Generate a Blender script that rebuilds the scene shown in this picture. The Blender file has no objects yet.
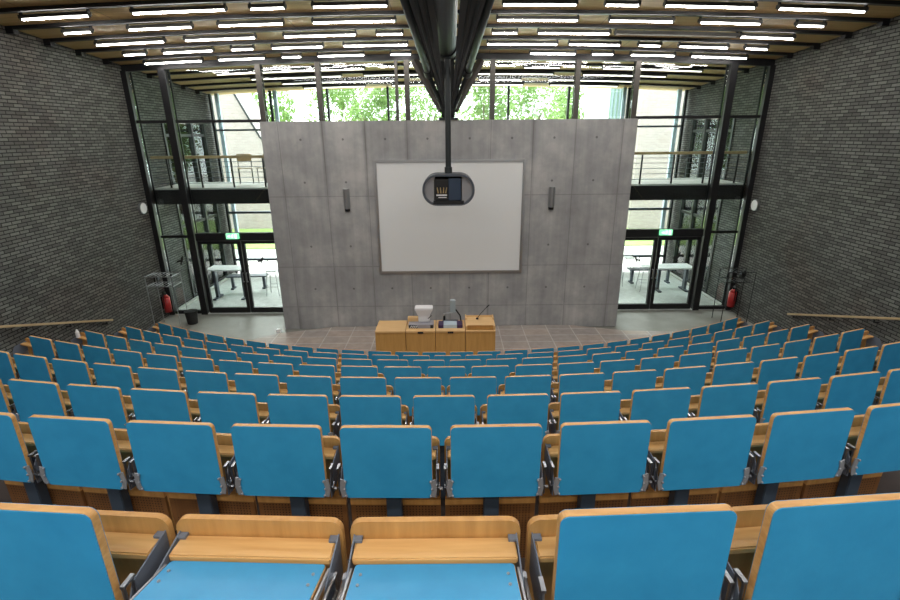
import bpy, bmesh, math, random
from mathutils import Vector, Matrix
S = bpy.context.scene
COL = S.collection
R = math.radians
random.seed(7)

# ------------------------------------------------------------ camera, world, lights
cd = bpy.data.cameras.new('camera'); cam = bpy.data.objects.new('camera', cd); COL.objects.link(cam)
cd.sensor_width = 36.0; cd.lens = 488 / 900 * 36; cd.clip_start = 0.05; cd.clip_end = 300
EYE = 4.8
cam.matrix_world = Matrix.Translation((0, 0, EYE)) @ Matrix.Rotation(R(90 - 18.7), 4, 'X') @ Matrix.Rotation(R(-0.5), 4, 'Z')
S.camera = cam

w = bpy.data.worlds.new('sky'); S.world = w; w.use_nodes = True
bg = w.node_tree.nodes['Background']; bg.inputs[0].default_value = (0.93, 0.97, 1.0, 1); bg.inputs[1].default_value = 4.0
sd = bpy.data.lights.new('hazy_sun', 'SUN'); sd.energy = 4.5; sd.angle = R(50); sd.color = (1, .98, .94)
so = bpy.data.objects.new('hazy_sun', sd); COL.objects.link(so); so.rotation_euler = (R(-48), 0, R(8))

S.view_settings.view_transform = 'Standard'; S.view_settings.look = 'None'
S.view_settings.exposure = 1.0; S.view_settings.gamma = 1.0; S.view_settings.use_curve_mapping = False

def area(name, loc, sx, sy, power, color, rot=(0, 0, 0)):
    l = bpy.data.lights.new(name, 'AREA'); l.shape = 'RECTANGLE'; l.size = sx; l.size_y = sy
    l.energy = power; l.color = color
    o = bpy.data.objects.new(name, l); COL.objects.link(o); o.location = loc; o.rotation_euler = rot
    return o
def ceil_z(x, y): return 6.72 - .075 * (y - 10) + .2 * (1 - (x / 8) ** 2)
# the luminaire rows over the audience, overhead and behind the photographer
for yy, pw in ((7.4, 60), (5.7, 46), (4.0, 34), (2.3, 24), (0.6, 24), (-1.1, 105), (-2.8, 130)):
    area('audience_luminaire', (0, yy, ceil_z(4, yy) - .3), 13, .1, pw, (1.0, .98, .95))

# ------------------------------------------------------------ materials
def mat(name, color, rough=.5, metal=0.0, spec=.5):
    m = bpy.data.materials.new(name); m.use_nodes = True
    b = m.node_tree.nodes['Principled BSDF']
    b.inputs['Base Color'].default_value = (*color, 1); b.inputs['Roughness'].default_value = rough
    b.inputs['Metallic'].default_value = metal; b.inputs['Specular IOR Level'].default_value = spec
    return m
def NL(m): return m.node_tree.nodes, m.node_tree.links, m.node_tree.nodes['Principled BSDF']
def mth(N, L, op, a, b=None, c=None):
    n = N.new('ShaderNodeMath'); n.operation = op
    for i, v in enumerate((a, b, c)):
        if v is None: continue
        if isinstance(v, (int, float)): n.inputs[i].default_value = v
        else: L.new(v, n.inputs[i])
    return n.outputs[0]
def mixc(N, L, f, a, b, blend='MIX'):
    n = N.new('ShaderNodeMix'); n.data_type = 'RGBA'; n.blend_type = blend
    for i, v in ((0, f), (6, a), (7, b)):
        if isinstance(v, (int, float)): n.inputs[i].default_value = v
        elif isinstance(v, tuple): n.inputs[i].default_value = (*v, 1)
        else: L.new(v, n.inputs[i])
    return n.outputs[2]
def noise(N, L, vec, scale, detail=4, rough=.55):
    n = N.new('ShaderNodeTexNoise'); n.inputs['Scale'].default_value = scale
    n.inputs['Detail'].default_value = detail; n.inputs['Roughness'].default_value = rough
    if vec: L.new(vec, n.inputs['Vector'])
    return n.outputs[0]
def ramp(N, L, f, stops):
    n = N.new('ShaderNodeValToRGB'); e = n.color_ramp.elements
    while len(e) < len(stops): e.new(.5)
    for k, (p, c) in zip(e, stops): k.position = p; k.color = (*c, 1)
    L.new(f, n.inputs[0]); return n.outputs[0]
def objvec(N, L, scale=(1, 1, 1), rnd=False):
    t = N.new('ShaderNodeTexCoord'); mp = N.new('ShaderNodeMapping'); mp.inputs['Scale'].default_value = scale
    L.new(t.outputs['Object'], mp.inputs['Vector'])
    if rnd:
        oi = N.new('ShaderNodeObjectInfo'); cmb = N.new('ShaderNodeCombineXYZ')
        v = mth(N, L, 'MULTIPLY', oi.outputs['Random'], 37.0)
        for i in range(3): L.new(v, cmb.inputs[i])
        L.new(cmb.outputs[0], mp.inputs['Location'])
    return mp.outputs[0]
def bump(N, L, b, h, s=.3, d=.01):
    n = N.new('ShaderNodeBump'); n.inputs['Strength'].default_value = s; n.inputs['Distance'].default_value = d
    L.new(h, n.inputs['Height']); L.new(n.outputs[0], b.inputs['Normal'])

def wood(name, c1, c2, rough=.4, scale=(3, 40, 40), perforated=False):
    m = mat(name, c1, rough); N, L, b = NL(m)
    v = objvec(N, L, scale, True)
    c = ramp(N, L, noise(N, L, v, 1.0, 6, .6), [(.3, c1), (.7, c2)])
    if perforated:
        t = N.new('ShaderNodeTexCoord'); sp = N.new('ShaderNodeSeparateXYZ'); L.new(t.outputs['Object'], sp.inputs[0])
        fx = mth(N, L, 'SUBTRACT', mth(N, L, 'FRACT', mth(N, L, 'MULTIPLY', sp.outputs[0], 62.0)), .5)
        fz = mth(N, L, 'SUBTRACT', mth(N, L, 'FRACT', mth(N, L, 'MULTIPLY', sp.outputs[2], 62.0)), .5)
        d2 = mth(N, L, 'ADD', mth(N, L, 'MULTIPLY', fx, fx), mth(N, L, 'MULTIPLY', fz, fz))
        hole = mth(N, L, 'LESS_THAN', d2, .05)
        inx = mth(N, L, 'LESS_THAN', mth(N, L, 'ABSOLUTE', sp.outputs[0]), .205)
        inz = mth(N, L, 'LESS_THAN', sp.outputs[2], .47)
        hole = mth(N, L, 'MULTIPLY', hole, mth(N, L, 'MULTIPLY', inx, inz))
        c = mixc(N, L, hole, c, (.005, .004, .003))
    L.new(c, b.inputs['Base Color'])
    return m
M = {}
M['blue'] = mat('blue_linoleum', (.022, .235, .40), .42)
N, L, b = NL(M['blue']); v = objvec(N, L, (1, 1, 1), True)
L.new(ramp(N, L, noise(N, L, v, 9, 3), [(.25, (.027, .275, .53)), (.75, (.037, .325, .60))]), b.inputs['Base Color'])
bump(N, L, b, noise(N, L, v, 90, 4), .06, .004)
M['ply'] = wood('plywood_edge', (.50, .25, .075), (.72, .42, .16), .4, (8, 30, 60))
M['beech'] = wood('oiled_beech', (.56, .29, .09), (.74, .45, .18), .35, (2.5, 35, 35))
M['backply_shaded'] = wood('back_plywood_shaded', (.16, .065, .02), (.22, .095, .03), .4, (30, 30, 3), perforated=True)  # lower part of the back board, light falloff painted in as darker wood
M['backwood'] = wood('back_plywood_upper', (.46, .23, .065), (.62, .33, .105), .35, (30, 30, 3))
M['cab'] = wood('cabinet_oak', (.50, .27, .075), (.60, .34, .105), .45, (20, 20, 2))
M['cabtop'] = wood('cabinet_top_oak', (.66, .42, .18), (.76, .50, .24), .45, (2, 20, 20))
M['rail'] = wood('handrail_wood', (.46, .33, .17), (.56, .42, .24), .35, (10, 1, 10))
M['steel'] = mat('dark_grey_steel', (.10, .115, .14), .4, .6)
M['bracket'] = mat('blue_grey_bracket_steel', (.17, .20, .25), .4, .2)
M['black'] = mat('black_steel', (.012, .0125, .014), .45, .2)
M['strut'] = mat('dark_painted_steel', (.028, .034, .036), .42, .35)
M['column'] = mat('bronze_grey_steel', (.06, .055, .048), .42, .4)
M['chrome'] = mat('chrome', (.40, .42, .45), .3, 1.0)
M['alu'] = mat('brushed_aluminium', (.42, .43, .44), .38, .9)
M['hinge'] = mat('satin_steel', (.33, .345, .37), .35, .35)
M['white'] = mat('white_plastic', (.78, .78, .79), .45)
M['screen'] = mat('projection_cloth', (.76, .785, .79), .9, 0, .1)
M['red'] = mat('red_enamel', (.42, .02, .02), .3)
M['redply'] = M['red']
M['green'] = mat('green_sign', (.02, .32, .12), .4)
M['rubber'] = mat('black_rubber', (.012, .012, .012), .7)
M['post'] = mat('blue_grey_post', (.06, .085, .12), .5, .3)
M['purple'] = mat('dark_purple_panel', (.05, .025, .08), .4)
M['paleglass'] = mat('pale_lit_panel', (.45, .55, .62), .3)
M['gold'] = mat('brass_fitting', (.5, .38, .2), .4, .6)
def emis(name, c, s):
    m = mat(name, (.8, .8, .8)); b = m.node_tree.nodes['Principled BSDF']
    b.inputs['Emission Color'].default_value = (*c, 1); b.inputs['Emission Strength'].default_value = s; return m
M['tube'] = emis('lit_tube', (1.0, .95, .90), 26.0)
M['tubeglow'] = emis('added_glow_tube', (1.0, .95, .86), 2.2)  # weak emission added to the foyer tubes to brighten the foyer
M['tubeoff'] = mat('unlit_tube', (.35, .34, .30), .4)
M['exit'] = emis('exit_face', (.06, .62, .25), .7)
M['exitw'] = emis('exit_glyph', (.8, 1, .9), 1.0)
M['fixture'] = mat('grey_reflector', (.05, .048, .042), .5, .2)

def glassmat(name, tint, refl=.06):
    m = bpy.data.materials.new(name); m.use_nodes = True; nt = m.node_tree; nt.nodes.clear()
    o = nt.nodes.new('ShaderNodeOutputMaterial'); mx = nt.nodes.new('ShaderNodeMixShader')
    t = nt.nodes.new('ShaderNodeBsdfTransparent'); g = nt.nodes.new('ShaderNodeBsdfGlossy')
    t.inputs[0].default_value = (*tint, 1); g.inputs['Roughness'].default_value = .02
    fr = nt.nodes.new('ShaderNodeFresnel'); fr.inputs[0].default_value = 1.45
    nt.links.new(fr.outputs[0], mx.inputs[0]); nt.links.new(t.outputs[0], mx.inputs[1]); nt.links.new(g.outputs[0], mx.inputs[2])
    nt.links.new(mx.outputs[0], o.inputs[0]); return m
M['glass'] = glassmat('clear_glass', (.93, .96, .95))
M['glassg'] = glassmat('green_tinted_glass', (.84, .95, .90))

def brickmat(name, cols, mortar, axis, bw=.27, bh=.083, dirt=True):
    m = mat(name, cols[0], .75, 0, .35); N, L, b = NL(m)
    t = N.new('ShaderNodeTexCoord'); sp = N.new('ShaderNodeSeparateXYZ'); L.new(t.outputs['Object'], sp.inputs[0])
    cm = N.new('ShaderNodeCombineXYZ'); L.new(sp.outputs[axis], cm.inputs[0]); L.new(sp.outputs[2], cm.inputs[1])
    br = N.new('ShaderNodeTexBrick'); L.new(cm.outputs[0], br.inputs['Vector'])
    br.inputs['Scale'].default_value = 1; br.inputs['Brick Width'].default_value = bw; br.inputs['Row Height'].default_value = bh
    br.inputs['Mortar Size'].default_value = .009; br.inputs['Mortar Smooth'].default_value = .2; br.inputs['Bias'].default_value = 0
    br.inputs['Color1'].default_value = (*cols[0], 1); br.inputs['Color2'].default_value = (*cols[1], 1); br.inputs['Mortar'].default_value = (*mortar, 1)
    c = br.outputs[0]
    nz = noise(N, L, t.outputs['Object'], .7, 4)
    if dirt:
        c = mixc(N, L, ramp(N, L, nz, [(.50, (0, 0, 0)), (.66, (.6, .6, .6))]), c, mixc(N, L, .75, c, cols[2], 'MULTIPLY'))
    n2 = noise(N, L, t.outputs['Object'], 30, 5)
    c = mixc(N, L, .55, c, ramp(N, L, n2, [(.2, (.5, .5, .5)), (.8, (1, 1, 1))]), 'MULTIPLY')
    L.new(c, b.inputs['Base Color'])
    h = mth(N, L, 'ADD', mth(N, L, 'MULTIPLY', br.outputs['Fac'], -1.0), mth(N, L, 'MULTIPLY', n2, .35))
    bump(N, L, b, h, .8, .012)
    return m
M['brick'] = brickmat('dark_brick', ((.19, .195, .178), (.095, .096, .090), (.95, .72, .68)), (.012, .013, .012), 1, .215, .066)
M['brickout'] = brickmat('pink_brick', ((.44, .37, .345), (.38, .31, .29), (1, .93, .9)), (.40, .37, .35), 0, .25, .08)

def concrete():
    m = mat('cast_concrete', (.25, .25, .245), .7, 0, .3); N, L, b = NL(m)
    t = N.new('ShaderNodeTexCoord'); sp = N.new('ShaderNodeSeparateXYZ'); L.new(t.outputs['Object'], sp.inputs[0])
    X, Z = sp.outputs[0], sp.outputs[2]
    n1 = noise(N, L, t.outputs['Object'], 1.1, 8, .65)
    v2 = objvec(N, L, (7, 1, .35)); n2 = noise(N, L, v2, 1.0, 5)
    c = ramp(N, L, n1, [(.32, (.30, .302, .305)), (.5, (.37, .375, .375)), (.68, (.50, .495, .485))])
    c = mixc(N, L, .6, c, ramp(N, L, n2, [(.3, (.72, .73, .75)), (.65, (1, 1, 1))]), 'MULTIPLY')
    line = None; stain = None
    wob = mth(N, L, 'MULTIPLY', mth(N, L, 'SUBTRACT', n2, .5), .05)
    for xs in (-3.93, -2.91, -1.93, -.96, .0, .98, 1.96, 2.94, 4.03):
        d = mth(N, L, 'ABSOLUTE', mth(N, L, 'SUBTRACT', X, xs))
        l1 = mth(N, L, 'LESS_THAN', d, .010)
        s1 = mth(N, L, 'MAXIMUM', mth(N, L, 'SUBTRACT', 1.0, mth(N, L, 'DIVIDE', mth(N, L, 'ABSOLUTE', mth(N, L, 'ADD', mth(N, L, 'SUBTRACT', X, xs), wob)), .07)), 0.0)
        line = l1 if line is None else mth(N, L, 'MAXIMUM', line, l1)
        stain = s1 if stain is None else mth(N, L, 'MAXIMUM', stain, s1)
    for zs in (3.42, 1.68, .62):
        line = mth(N, L, 'MAXIMUM', line, mth(N, L, 'LESS_THAN', mth(N, L, 'ABSOLUTE', mth(N, L, 'SUBTRACT', Z, zs)), .010))
    # tie holes
    fx = mth(N, L, 'SUBTRACT', mth(N, L, 'FRACT', mth(N, L, 'MULTIPLY', mth(N, L, 'ADD', X, .0), 1 / .98)), .5)
    hole = None
    for zs in (4.72, 3.75, 2.2, 1.1):
        dz = mth(N, L, 'SUBTRACT', Z, zs)
        d2 = mth(N, L, 'ADD', mth(N, L, 'MULTIPLY', mth(N, L, 'MULTIPLY', fx, fx), .96), mth(N, L, 'MULTIPLY', dz, dz))
        # holes sit at panel centres
        hh = mth(N, L, 'LESS_THAN', d2, .0007)
        hole = hh if hole is None else mth(N, L, 'MAXIMUM', hole, hh)
    st = mth(N, L, 'MULTIPLY', stain, mth(N, L, 'MULTIPLY', ramp(N, L, noise(N, L, v2, .6, 3), [(.42, (0, 0, 0)), (.6, (1, 1, 1))]), .55))
    c = mixc(N, L, st, c, (.10, .10, .10))
    c = mixc(N, L, mth(N, L, 'MULTIPLY', line, .3), c, (.07, .07, .07))
    c = mixc(N, L, mth(N, L, 'MULTIPLY', hole, .6), c, (.05, .05, .05))
    L.new(c, b.inputs['Base Color'])
    bump(N, L, b, mth(N, L, 'SUBTRACT', mth(N, L, 'MULTIPLY', n1, .4), mth(N, L, 'ADD', line, hole)), .4, .01)
    return m
M['concrete'] = concrete()
def tiles(name, c1, c2, gr, bw, bh, mort=.01, rough=.6):
    m = mat(name, c1, rough); N, L, b = NL(m)
    v = objvec(N, L); br = N.new('ShaderNodeTexBrick'); L.new(v, br.inputs['Vector']); br.offset = 0
    br.inputs['Scale'].default_value = 1; br.inputs['Brick Width'].default_value = bw; br.inputs['Row Height'].default_value = bh
    br.inputs['Mortar Size'].default_value = mort
    br.inputs['Color1'].default_value = (*c1, 1); br.inputs['Color2'].default_value = (*c2, 1); br.inputs['Mortar'].default_value = (*gr, 1)
    n = noise(N, L, v, 6, 6)
    c = mixc(N, L, .7, br.outputs[0], ramp(N, L, n, [(.25, (.6, .6, .6)), (.75, (1, 1, 1))]), 'MULTIPLY')
    L.new(c, b.inputs['Base Color']); return m
M['stone'] = tiles('reddish_stone_tiles', (.44, .37, .32), (.36, .33, .31), (.56, .53, .50), .62, .40, .012)
def plain(name, c1, c2, sc, rough=.6):
    m = mat(name, c1, rough); N, L, b = NL(m); v = objvec(N, L)
    L.new(ramp(N, L, noise(N, L, v, sc, 6), [(.3, c1), (.7, c2)]), b.inputs['Base Color']); return m
M['hallfloor'] = plain('grey_screed', (.17, .17, .15), (.235, .235, .21), 2.0, .5)
M['foyerfloor'] = tiles('pale_foyer_paving', (.62, .64, .62), (.58, .60, .58), (.5, .52, .5), 1.2, .6, .01, .5)
M['tier'] = plain('dark_tier_floor', (.045, .035, .032), (.065, .05, .045), 4, .6)
M['court'] = plain('courtyard_paving', (.52, .52, .48), (.6, .6, .55), 1, .8)
M['grass'] = plain('lawn', (.20, .30, .08), (.28, .38, .12), 3, .9)
M['backwall'] = mat('rear_plaster', (.55, .54, .52), .8)
M['deck'] = plain('deck_concrete', (.55, .56, .53), (.62, .63, .6), 3)
def ceilmat():
    m = mat('ceiling_boards', (.5, .36, .2), .55); N, L, b = NL(m)
    t = N.new('ShaderNodeTexCoord'); sp = N.new('ShaderNodeSeparateXYZ'); L.new(t.outputs['Object'], sp.inputs[0])
    f = mth(N, L, 'FRACT', mth(N, L, 'MULTIPLY', sp.outputs[0], 1 / 1.0))
    ln = mth(N, L, 'LESS_THAN', f, .012)
    v = objvec(N, L, (1.2, 14, 1)); c = ramp(N, L, noise(N, L, v, 1, 5), [(.3, (.42, .27, .11)), (.7, (.56, .38, .17))])
    L.new(mixc(N, L, ln, c, (.12, .08, .04)), b.inputs['Base Color']); return m
M['ceiling'] = ceilmat()
def leafmat(name, c1, c2):
    m = mat(name, c1, .6); N, L, b = NL(m)
    col = ramp(N, L, noise(N, L, objvec(N, L), 1.3, 3), [(.35, c1), (.65, c2)]); L.new(col, b.inputs['Base Color'])
    tr = N.new('ShaderNodeBsdfTranslucent'); L.new(col, tr.inputs[0]); mx = N.new('ShaderNodeMixShader'); mx.inputs[0].default_value = .5
    out = [n for n in N if n.type == 'OUTPUT_MATERIAL'][0]; L.new(b.outputs[0], mx.inputs[1]); L.new(tr.outputs[0], mx.inputs[2]); L.new(mx.outputs[0], out.inputs[0]); return m
M['leaf'] = leafmat('green_leaves', (.13, .24, .05), (.26, .38, .12))
M['bark'] = mat('bark', (.12, .09, .06), .9)

# ------------------------------------------------------------ mesh helpers
def add_box(bm, c, s, rot=None, bev=0):
    r = bmesh.ops.create_cube(bm, size=1.0); vs = r['verts']
    bmesh.ops.scale(bm, verts=vs, vec=s)
    if bev:
        es = list({e for v in vs for e in v.link_edges})
        rr = bmesh.ops.bevel(bm, geom=es, offset=bev, segments=2, affect='EDGES')
        vs = list({v for f in rr['faces'] for v in f.verts} | {v for v in vs if v.is_valid})
    if rot: bmesh.ops.rotate(bm, verts=vs, cent=(0, 0, 0), matrix=rot)
    bmesh.ops.translate(bm, verts=vs, vec=c)
def bb(bm, x0, x1, y0, y1, z0, z1, bev=0): add_box(bm, ((x0+x1)/2, (y0+y1)/2, (z0+z1)/2), (abs(x1-x0), abs(y1-y0), abs(z1-z0)), None, bev)
def add_bar(bm, a, b, w, h=None, bev=0):        # square bar between two points
    a, b = Vector(a), Vector(b); d = b - a; q = d.to_track_quat('Z', 'Y').to_matrix()
    add_box(bm, (a + b) / 2, (w, h or w, d.length), q, bev)
def add_tube(bm, a, b, r1, r2=None, seg=12):
    a, b = Vector(a), Vector(b); d = b - a
    mt = Matrix.Translation((a + b) / 2) @ d.to_track_quat('Z', 'Y').to_matrix().to_4x4()
    bmesh.ops.create_cone(bm, cap_ends=True, segments=seg, radius1=r1, radius2=r1 if r2 is None else r2, depth=d.length, matrix=mt)
def add_path(bm, pts, r, seg=8):
    for a, b in zip(pts, pts[1:]): add_tube(bm, a, b, r, seg=seg)
    for p in pts[1:-1]: bmesh.ops.create_icosphere(bm, subdivisions=1, radius=r * 1.02, matrix=Matrix.Translation(p))
def rrect(wd, ht, r, seg=5):
    pts = []
    for cx, cy, a0 in ((wd/2-r, ht/2-r, 0), (-wd/2+r, ht/2-r, 90), (-wd/2+r, -ht/2+r, 180), (wd/2-r, -ht/2+r, 270)):
        for k in range(seg + 1):
            a = R(a0 + 90 * k / seg); pts.append((cx + r * math.cos(a), cy + r * math.sin(a)))
    return pts
def add_prism(bm, pts2, axis, d0, d1, off=(0, 0, 0)):
    def P(p, d):
        if axis == 'Y': v = (p[0], d, p[1])
        elif axis == 'X': v = (d, p[0], p[1])
        else: v = (p[0], p[1], d)
        return Vector(v) + Vector(off)
    lo = [bm.verts.new(P(p, d0)) for p in pts2]; hi = [bm.verts.new(P(p, d1)) for p in pts2]
    n = len(pts2); fs = [bm.faces.new(lo), bm.faces.new(hi[::-1])]
    for i in range(n): fs.append(bm.faces.new((lo[i], hi[i], hi[(i+1) % n], lo[(i+1) % n])))
    bmesh.ops.recalc_face_normals(bm, faces=fs)
    return fs
def BM(): return bmesh.new()
def obj(name, bm, m, parent=None, smooth=False):
    me = bpy.data.meshes.new(name); bm.to_mesh(me); bm.free()
    for x in (m if isinstance(m, (list, tuple)) else [m]): me.materials.append(x)
    if smooth:
        for p in me.polygons: p.use_smooth = True
    o = bpy.data.objects.new(name, me); COL.objects.link(o)
    if parent: o.parent = parent
    return o
def tag(o, label=None, cat=None, group=None, kind=None):
    if label: o['label'] = label
    if cat: o['category'] = cat
    if group: o['group'] = group
    if kind: o['kind'] = kind
    return o
def thing(name, label, cat, loc=(0, 0, 0), rz=0, group=None, kind=None):
    o = bpy.data.objects.new(name, None); COL.objects.link(o); o.location = loc; o.rotation_euler = (0, 0, rz)
    o.empty_display_size = .2
    return tag(o, label, cat, group, kind)
def struct(name, bm, m, label=None, parent=None):
    o = obj(name, bm, m, parent)
    if parent is None: o['kind'] = 'structure'
    if label: o['label'] = label
    return o
def kids(o): return [c for c in bpy.data.objects if c.parent == o]
def copy_tree(o, cache, parent=None):
    c = o.copy(); COL.objects.link(c)
    if parent: c.parent = parent
    for ch in cache.get(o.name, []): copy_tree(ch, cache, c)
    return c

# ------------------------------------------------------------ hall shell
GY = 13.2          # plane of the glass front
FY = 17.5          # outer facade of the foyer
bm = BM(); bb(bm, -8.0, 8.0, 3.0, GY - .08, -.12, 0); struct('floor', bm, M['hallfloor'], 'grey floor in front of the concrete wall')
bm = BM(); bb(bm, -8.0, 8.0, GY - .08, FY, -.12, 0); struct('floor_foyer', bm, M['foyerfloor'], 'pale foyer floor beyond the glass doors')
bm = BM()
add_prism(bm, [(-3.0, 11.88), (3.1, 11.88), (4.4, 11.45), (5.6, 11.35), (5.2, 9.9), (4.2, 9.2), (2.2, 8.6), (0, 8.4), (-2.2, 8.6), (-4.2, 9.2), (-5.3, 10.1), (-4.75, 11.2), (-4.35, 11.45)], 'Z', 0.0, .07)
struct('floor_stage', bm, M['stone'], 'reddish stone tiles around the lecture desk')

for side, sx in (('left', -1), ('right', 1)):
    bm = BM()
    x0, x1 = sx * 8.0, sx * 8.3
    bb(bm, x0, x1, -4.5, 14.45, -.1, 8.4)
    bb(bm, x0, x1, 17.0, FY + .1, -.1, 6.6)
    bb(bm, x0, x1, 14.45, 17.0, 5.2, 6.7)
    struct('wall_' + side, bm, M['brick'], 'dark grey brick side wall on the ' + side)
bm = BM(); bb(bm, -8.3, 8.3, -4.7, -4.5, -.1, 8.4); struct('wall_back', bm, M['backwall'])
bm = BM(); bb(bm, -4.33, 4.35, 11.9, 12.25, 0, 5.12, .01); struct('wall_front', bm, M['concrete'], 'freestanding cast concrete wall behind the screen')

# ceiling: gently arched, falling towards the glass
def ceil_mesh(y0, y1, th=.12, ny=1, nx=16):
    bm = BM(); g = []
    for j, y in enumerate((y0, y1)):
        lo = [bm.verts.new((-8 + 16*i/nx, y, ceil_z(-8 + 16*i/nx, y))) for i in range(nx+1)]
        hi = [bm.verts.new((-8 + 16*i/nx, y, ceil_z(-8 + 16*i/nx, y) + th)) for i in range(nx+1)]
        g.append((lo, hi))
    for i in range(nx):
        bm.faces.new((g[0][0][i], g[1][0][i], g[1][0][i+1], g[0][0][i+1]))
        bm.faces.new((g[0][1][i], g[0][1][i+1], g[1][1][i+1], g[1][1][i]))
        for j in (0, 1): bm.faces.new((g[j][0][i], g[j][0][i+1], g[j][1][i+1], g[j][1][i]))
    for e in (0, nx): bm.faces.new((g[0][0][e], g[0][1][e], g[1][1][e], g[1][0][e]))
    bmesh.ops.recalc_face_normals(bm, faces=bm.faces)
    return bm
struct('ceiling', ceil_mesh(-4.5, FY + .35), M['ceiling'], 'warm timber boarded ceiling')

def lateral(bm, x0, x1, y, dz0, dz1, wy, n=12):   # a bar running across under the arched ceiling
    prev = None
    for i in range(n + 1):
        x = x0 + (x1 - x0) * i / n; z = ceil_z(x, y)
        ring = [bm.verts.new((x, y - wy/2, z + dz0)), bm.verts.new((x, y + wy/2, z + dz0)), bm.verts.new((x, y + wy/2, z + dz1)), bm.verts.new((x, y - wy/2, z + dz1))]
        if prev:
            for a in range(4): bm.faces.new((prev[a], prev[(a+1) % 4], ring[(a+1) % 4], ring[a]))
        else: bm.faces.new(ring)
        prev = ring
    bm.faces.new(prev[::-1]); bmesh.ops.recalc_face_normals(bm, faces=bm.faces)
JOIST = [10.0 + .85 * k for k in range(-14, 9) if abs(10.0 + .85 * k - GY) > .3]
n = 0
for y in JOIST:
    n += 1; bm = BM(); lateral(bm, -7.99, 7.99, y, -.055, .004, .11)
    for sx in (-1, 1): bb(bm, sx * 7.86, sx * 7.99, y - .06, y + .06, ceil_z(7.9, y) - .12, ceil_z(7.9, y))
    struct('trim_%d' % n, bm, M['black'], 'dark cross joist under the ceiling')

# lit tubes: (row name, joist y, lit spans, unlit spans) spans in metres across the hall
def px2x(px, y, z):   # width position of a fitting seen at a column of the photograph
    zc = y * .9472 + (EYE - z) * .3206
    return (px - 449.3) / 488 * zc
ROWS = [
 ('first row from the top of the photo', 9.15, [(18, 89), (131, 227), (250, 287), (313, 390), (504, 580), (607, 643), (667, 760), (782, 872)]),
 ('second row from the top of the photo', 10.0, [(61, 91), (127, 193), (218, 285), (313, 398), (498, 581), (611, 677), (702, 765), (800, 830)]),
 ('third row from the top of the photo', 10.85, [(94, 165), (184, 257), (284, 358), (377, 405), (493, 520), (539, 613), (743, 799)]),
 ('fourth row from the top of the photo', 11.7, [(122, 146), (162, 214), (231, 255), (272, 325), (344, 410), (488, 560), (570, 623), (640, 664), (681, 732), (748, 772)]),
 ('row just before the glass front', 12.55, [(143, 203), (218, 266), (282, 303), (318, 366), (391, 413), (531, 578), (593, 616), (632, 678), (693, 751)]),
]
ORD = ['first', 'second', 'third', 'fourth', 'fifth', 'sixth', 'seventh', 'eighth', 'ninth', 'tenth', 'eleventh', 'twelfth', 'thirteenth', 'fourteenth']
def ordn(i): return ORD[i]
def luminaire(xa, xb, y, lit, label, group):
    yt = y + .19; xm = (xa + xb) / 2
    t = thing('ceiling_luminaire', label, 'ceiling light', (xm, yt, ceil_z(xm, yt)), 0, group)
    def lat(x0, x1, dy, dz0, dz1, wy):
        bm = BM(); k = 6; prev = None
        for i in range(k + 1):
            x = x0 + (x1 - x0) * i / k; z = ceil_z(x, yt) - ceil_z(xm, yt)
            ring = [bm.verts.new((x - xm, dy - wy/2, z + dz0)), bm.verts.new((x - xm, dy + wy/2, z + dz0)), bm.verts.new((x - xm, dy + wy/2, z + dz1)), bm.verts.new((x - xm, dy - wy/2, z + dz1))]
            if prev:
                for a in range(4): bm.faces.new((prev[a], prev[(a+1) % 4], ring[(a+1) % 4], ring[a]))
            else: bm.faces.new(ring)
            prev = ring
        bm.faces.new(prev[::-1]); bmesh.ops.recalc_face_normals(bm, faces=bm.faces); return bm
    obj('housing', lat(xa, xb, .0, -.100, -.045, .11), M['fixture'], t)
    obj('tube', lat(xa + .03, xb - .03, -.0, -.122, -.102, .034), (M['tubeglow'] if y > 13 else M['tube']) if lit else M['tubeoff'], t)
    for x in (xa + .02, xb - .02):
        bm = BM(); z = ceil_z(x, yt) - ceil_z(xm, yt); bb(bm, x - xm - .012, x - xm + .012, -.03, .03, z - .125, z - .004)
        obj('end_bracket', bm, M['black'], t)
    return t
for rn, y, spans in ROWS:
    for i, (a, b) in enumerate(spans):
        z = ceil_z(0, y) - .12
        luminaire(px2x(a, y + .15, z), px2x(b, y + .15, z), y, True, 'lit ceiling tube, %s from the left in the %s' % (ordn(i), rn.replace(' of the photo', '')), 'fluorescent luminaires on the hall ceiling')
luminaire(px2x(616, 11.0, 6.6), px2x(740, 11.0, 6.6), 10.85, False, 'long dark ceiling luminaire with no light on, right half of ceiling', 'fluorescent luminaires on the hall ceiling')
dark = [(14.1, [(-6.2, -2.2), (2.0, 3.0), (4.1, 6.8)]), (14.95, [(-5.6, -3.0), (-2.4, -.6), (.8, 3.0), (3.8, 6.2)]), (15.8, [(-5.0, -1.6), (.9, 2.2), (3.0, 5.6)]), (16.65, [(-4.6, -2.6), (-1.8, 2.4), (3.2, 5.4)])]
for r_, (y, spans) in enumerate(dark):
    for i, (a, b) in enumerate(spans):
        luminaire(a, b, y, True, 'foyer ceiling tube, glow added, %s from the left in %s row beyond the glass' % (ordn(i), ordn(r_)), 'tubes with added glow under the foyer ceiling')

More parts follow.
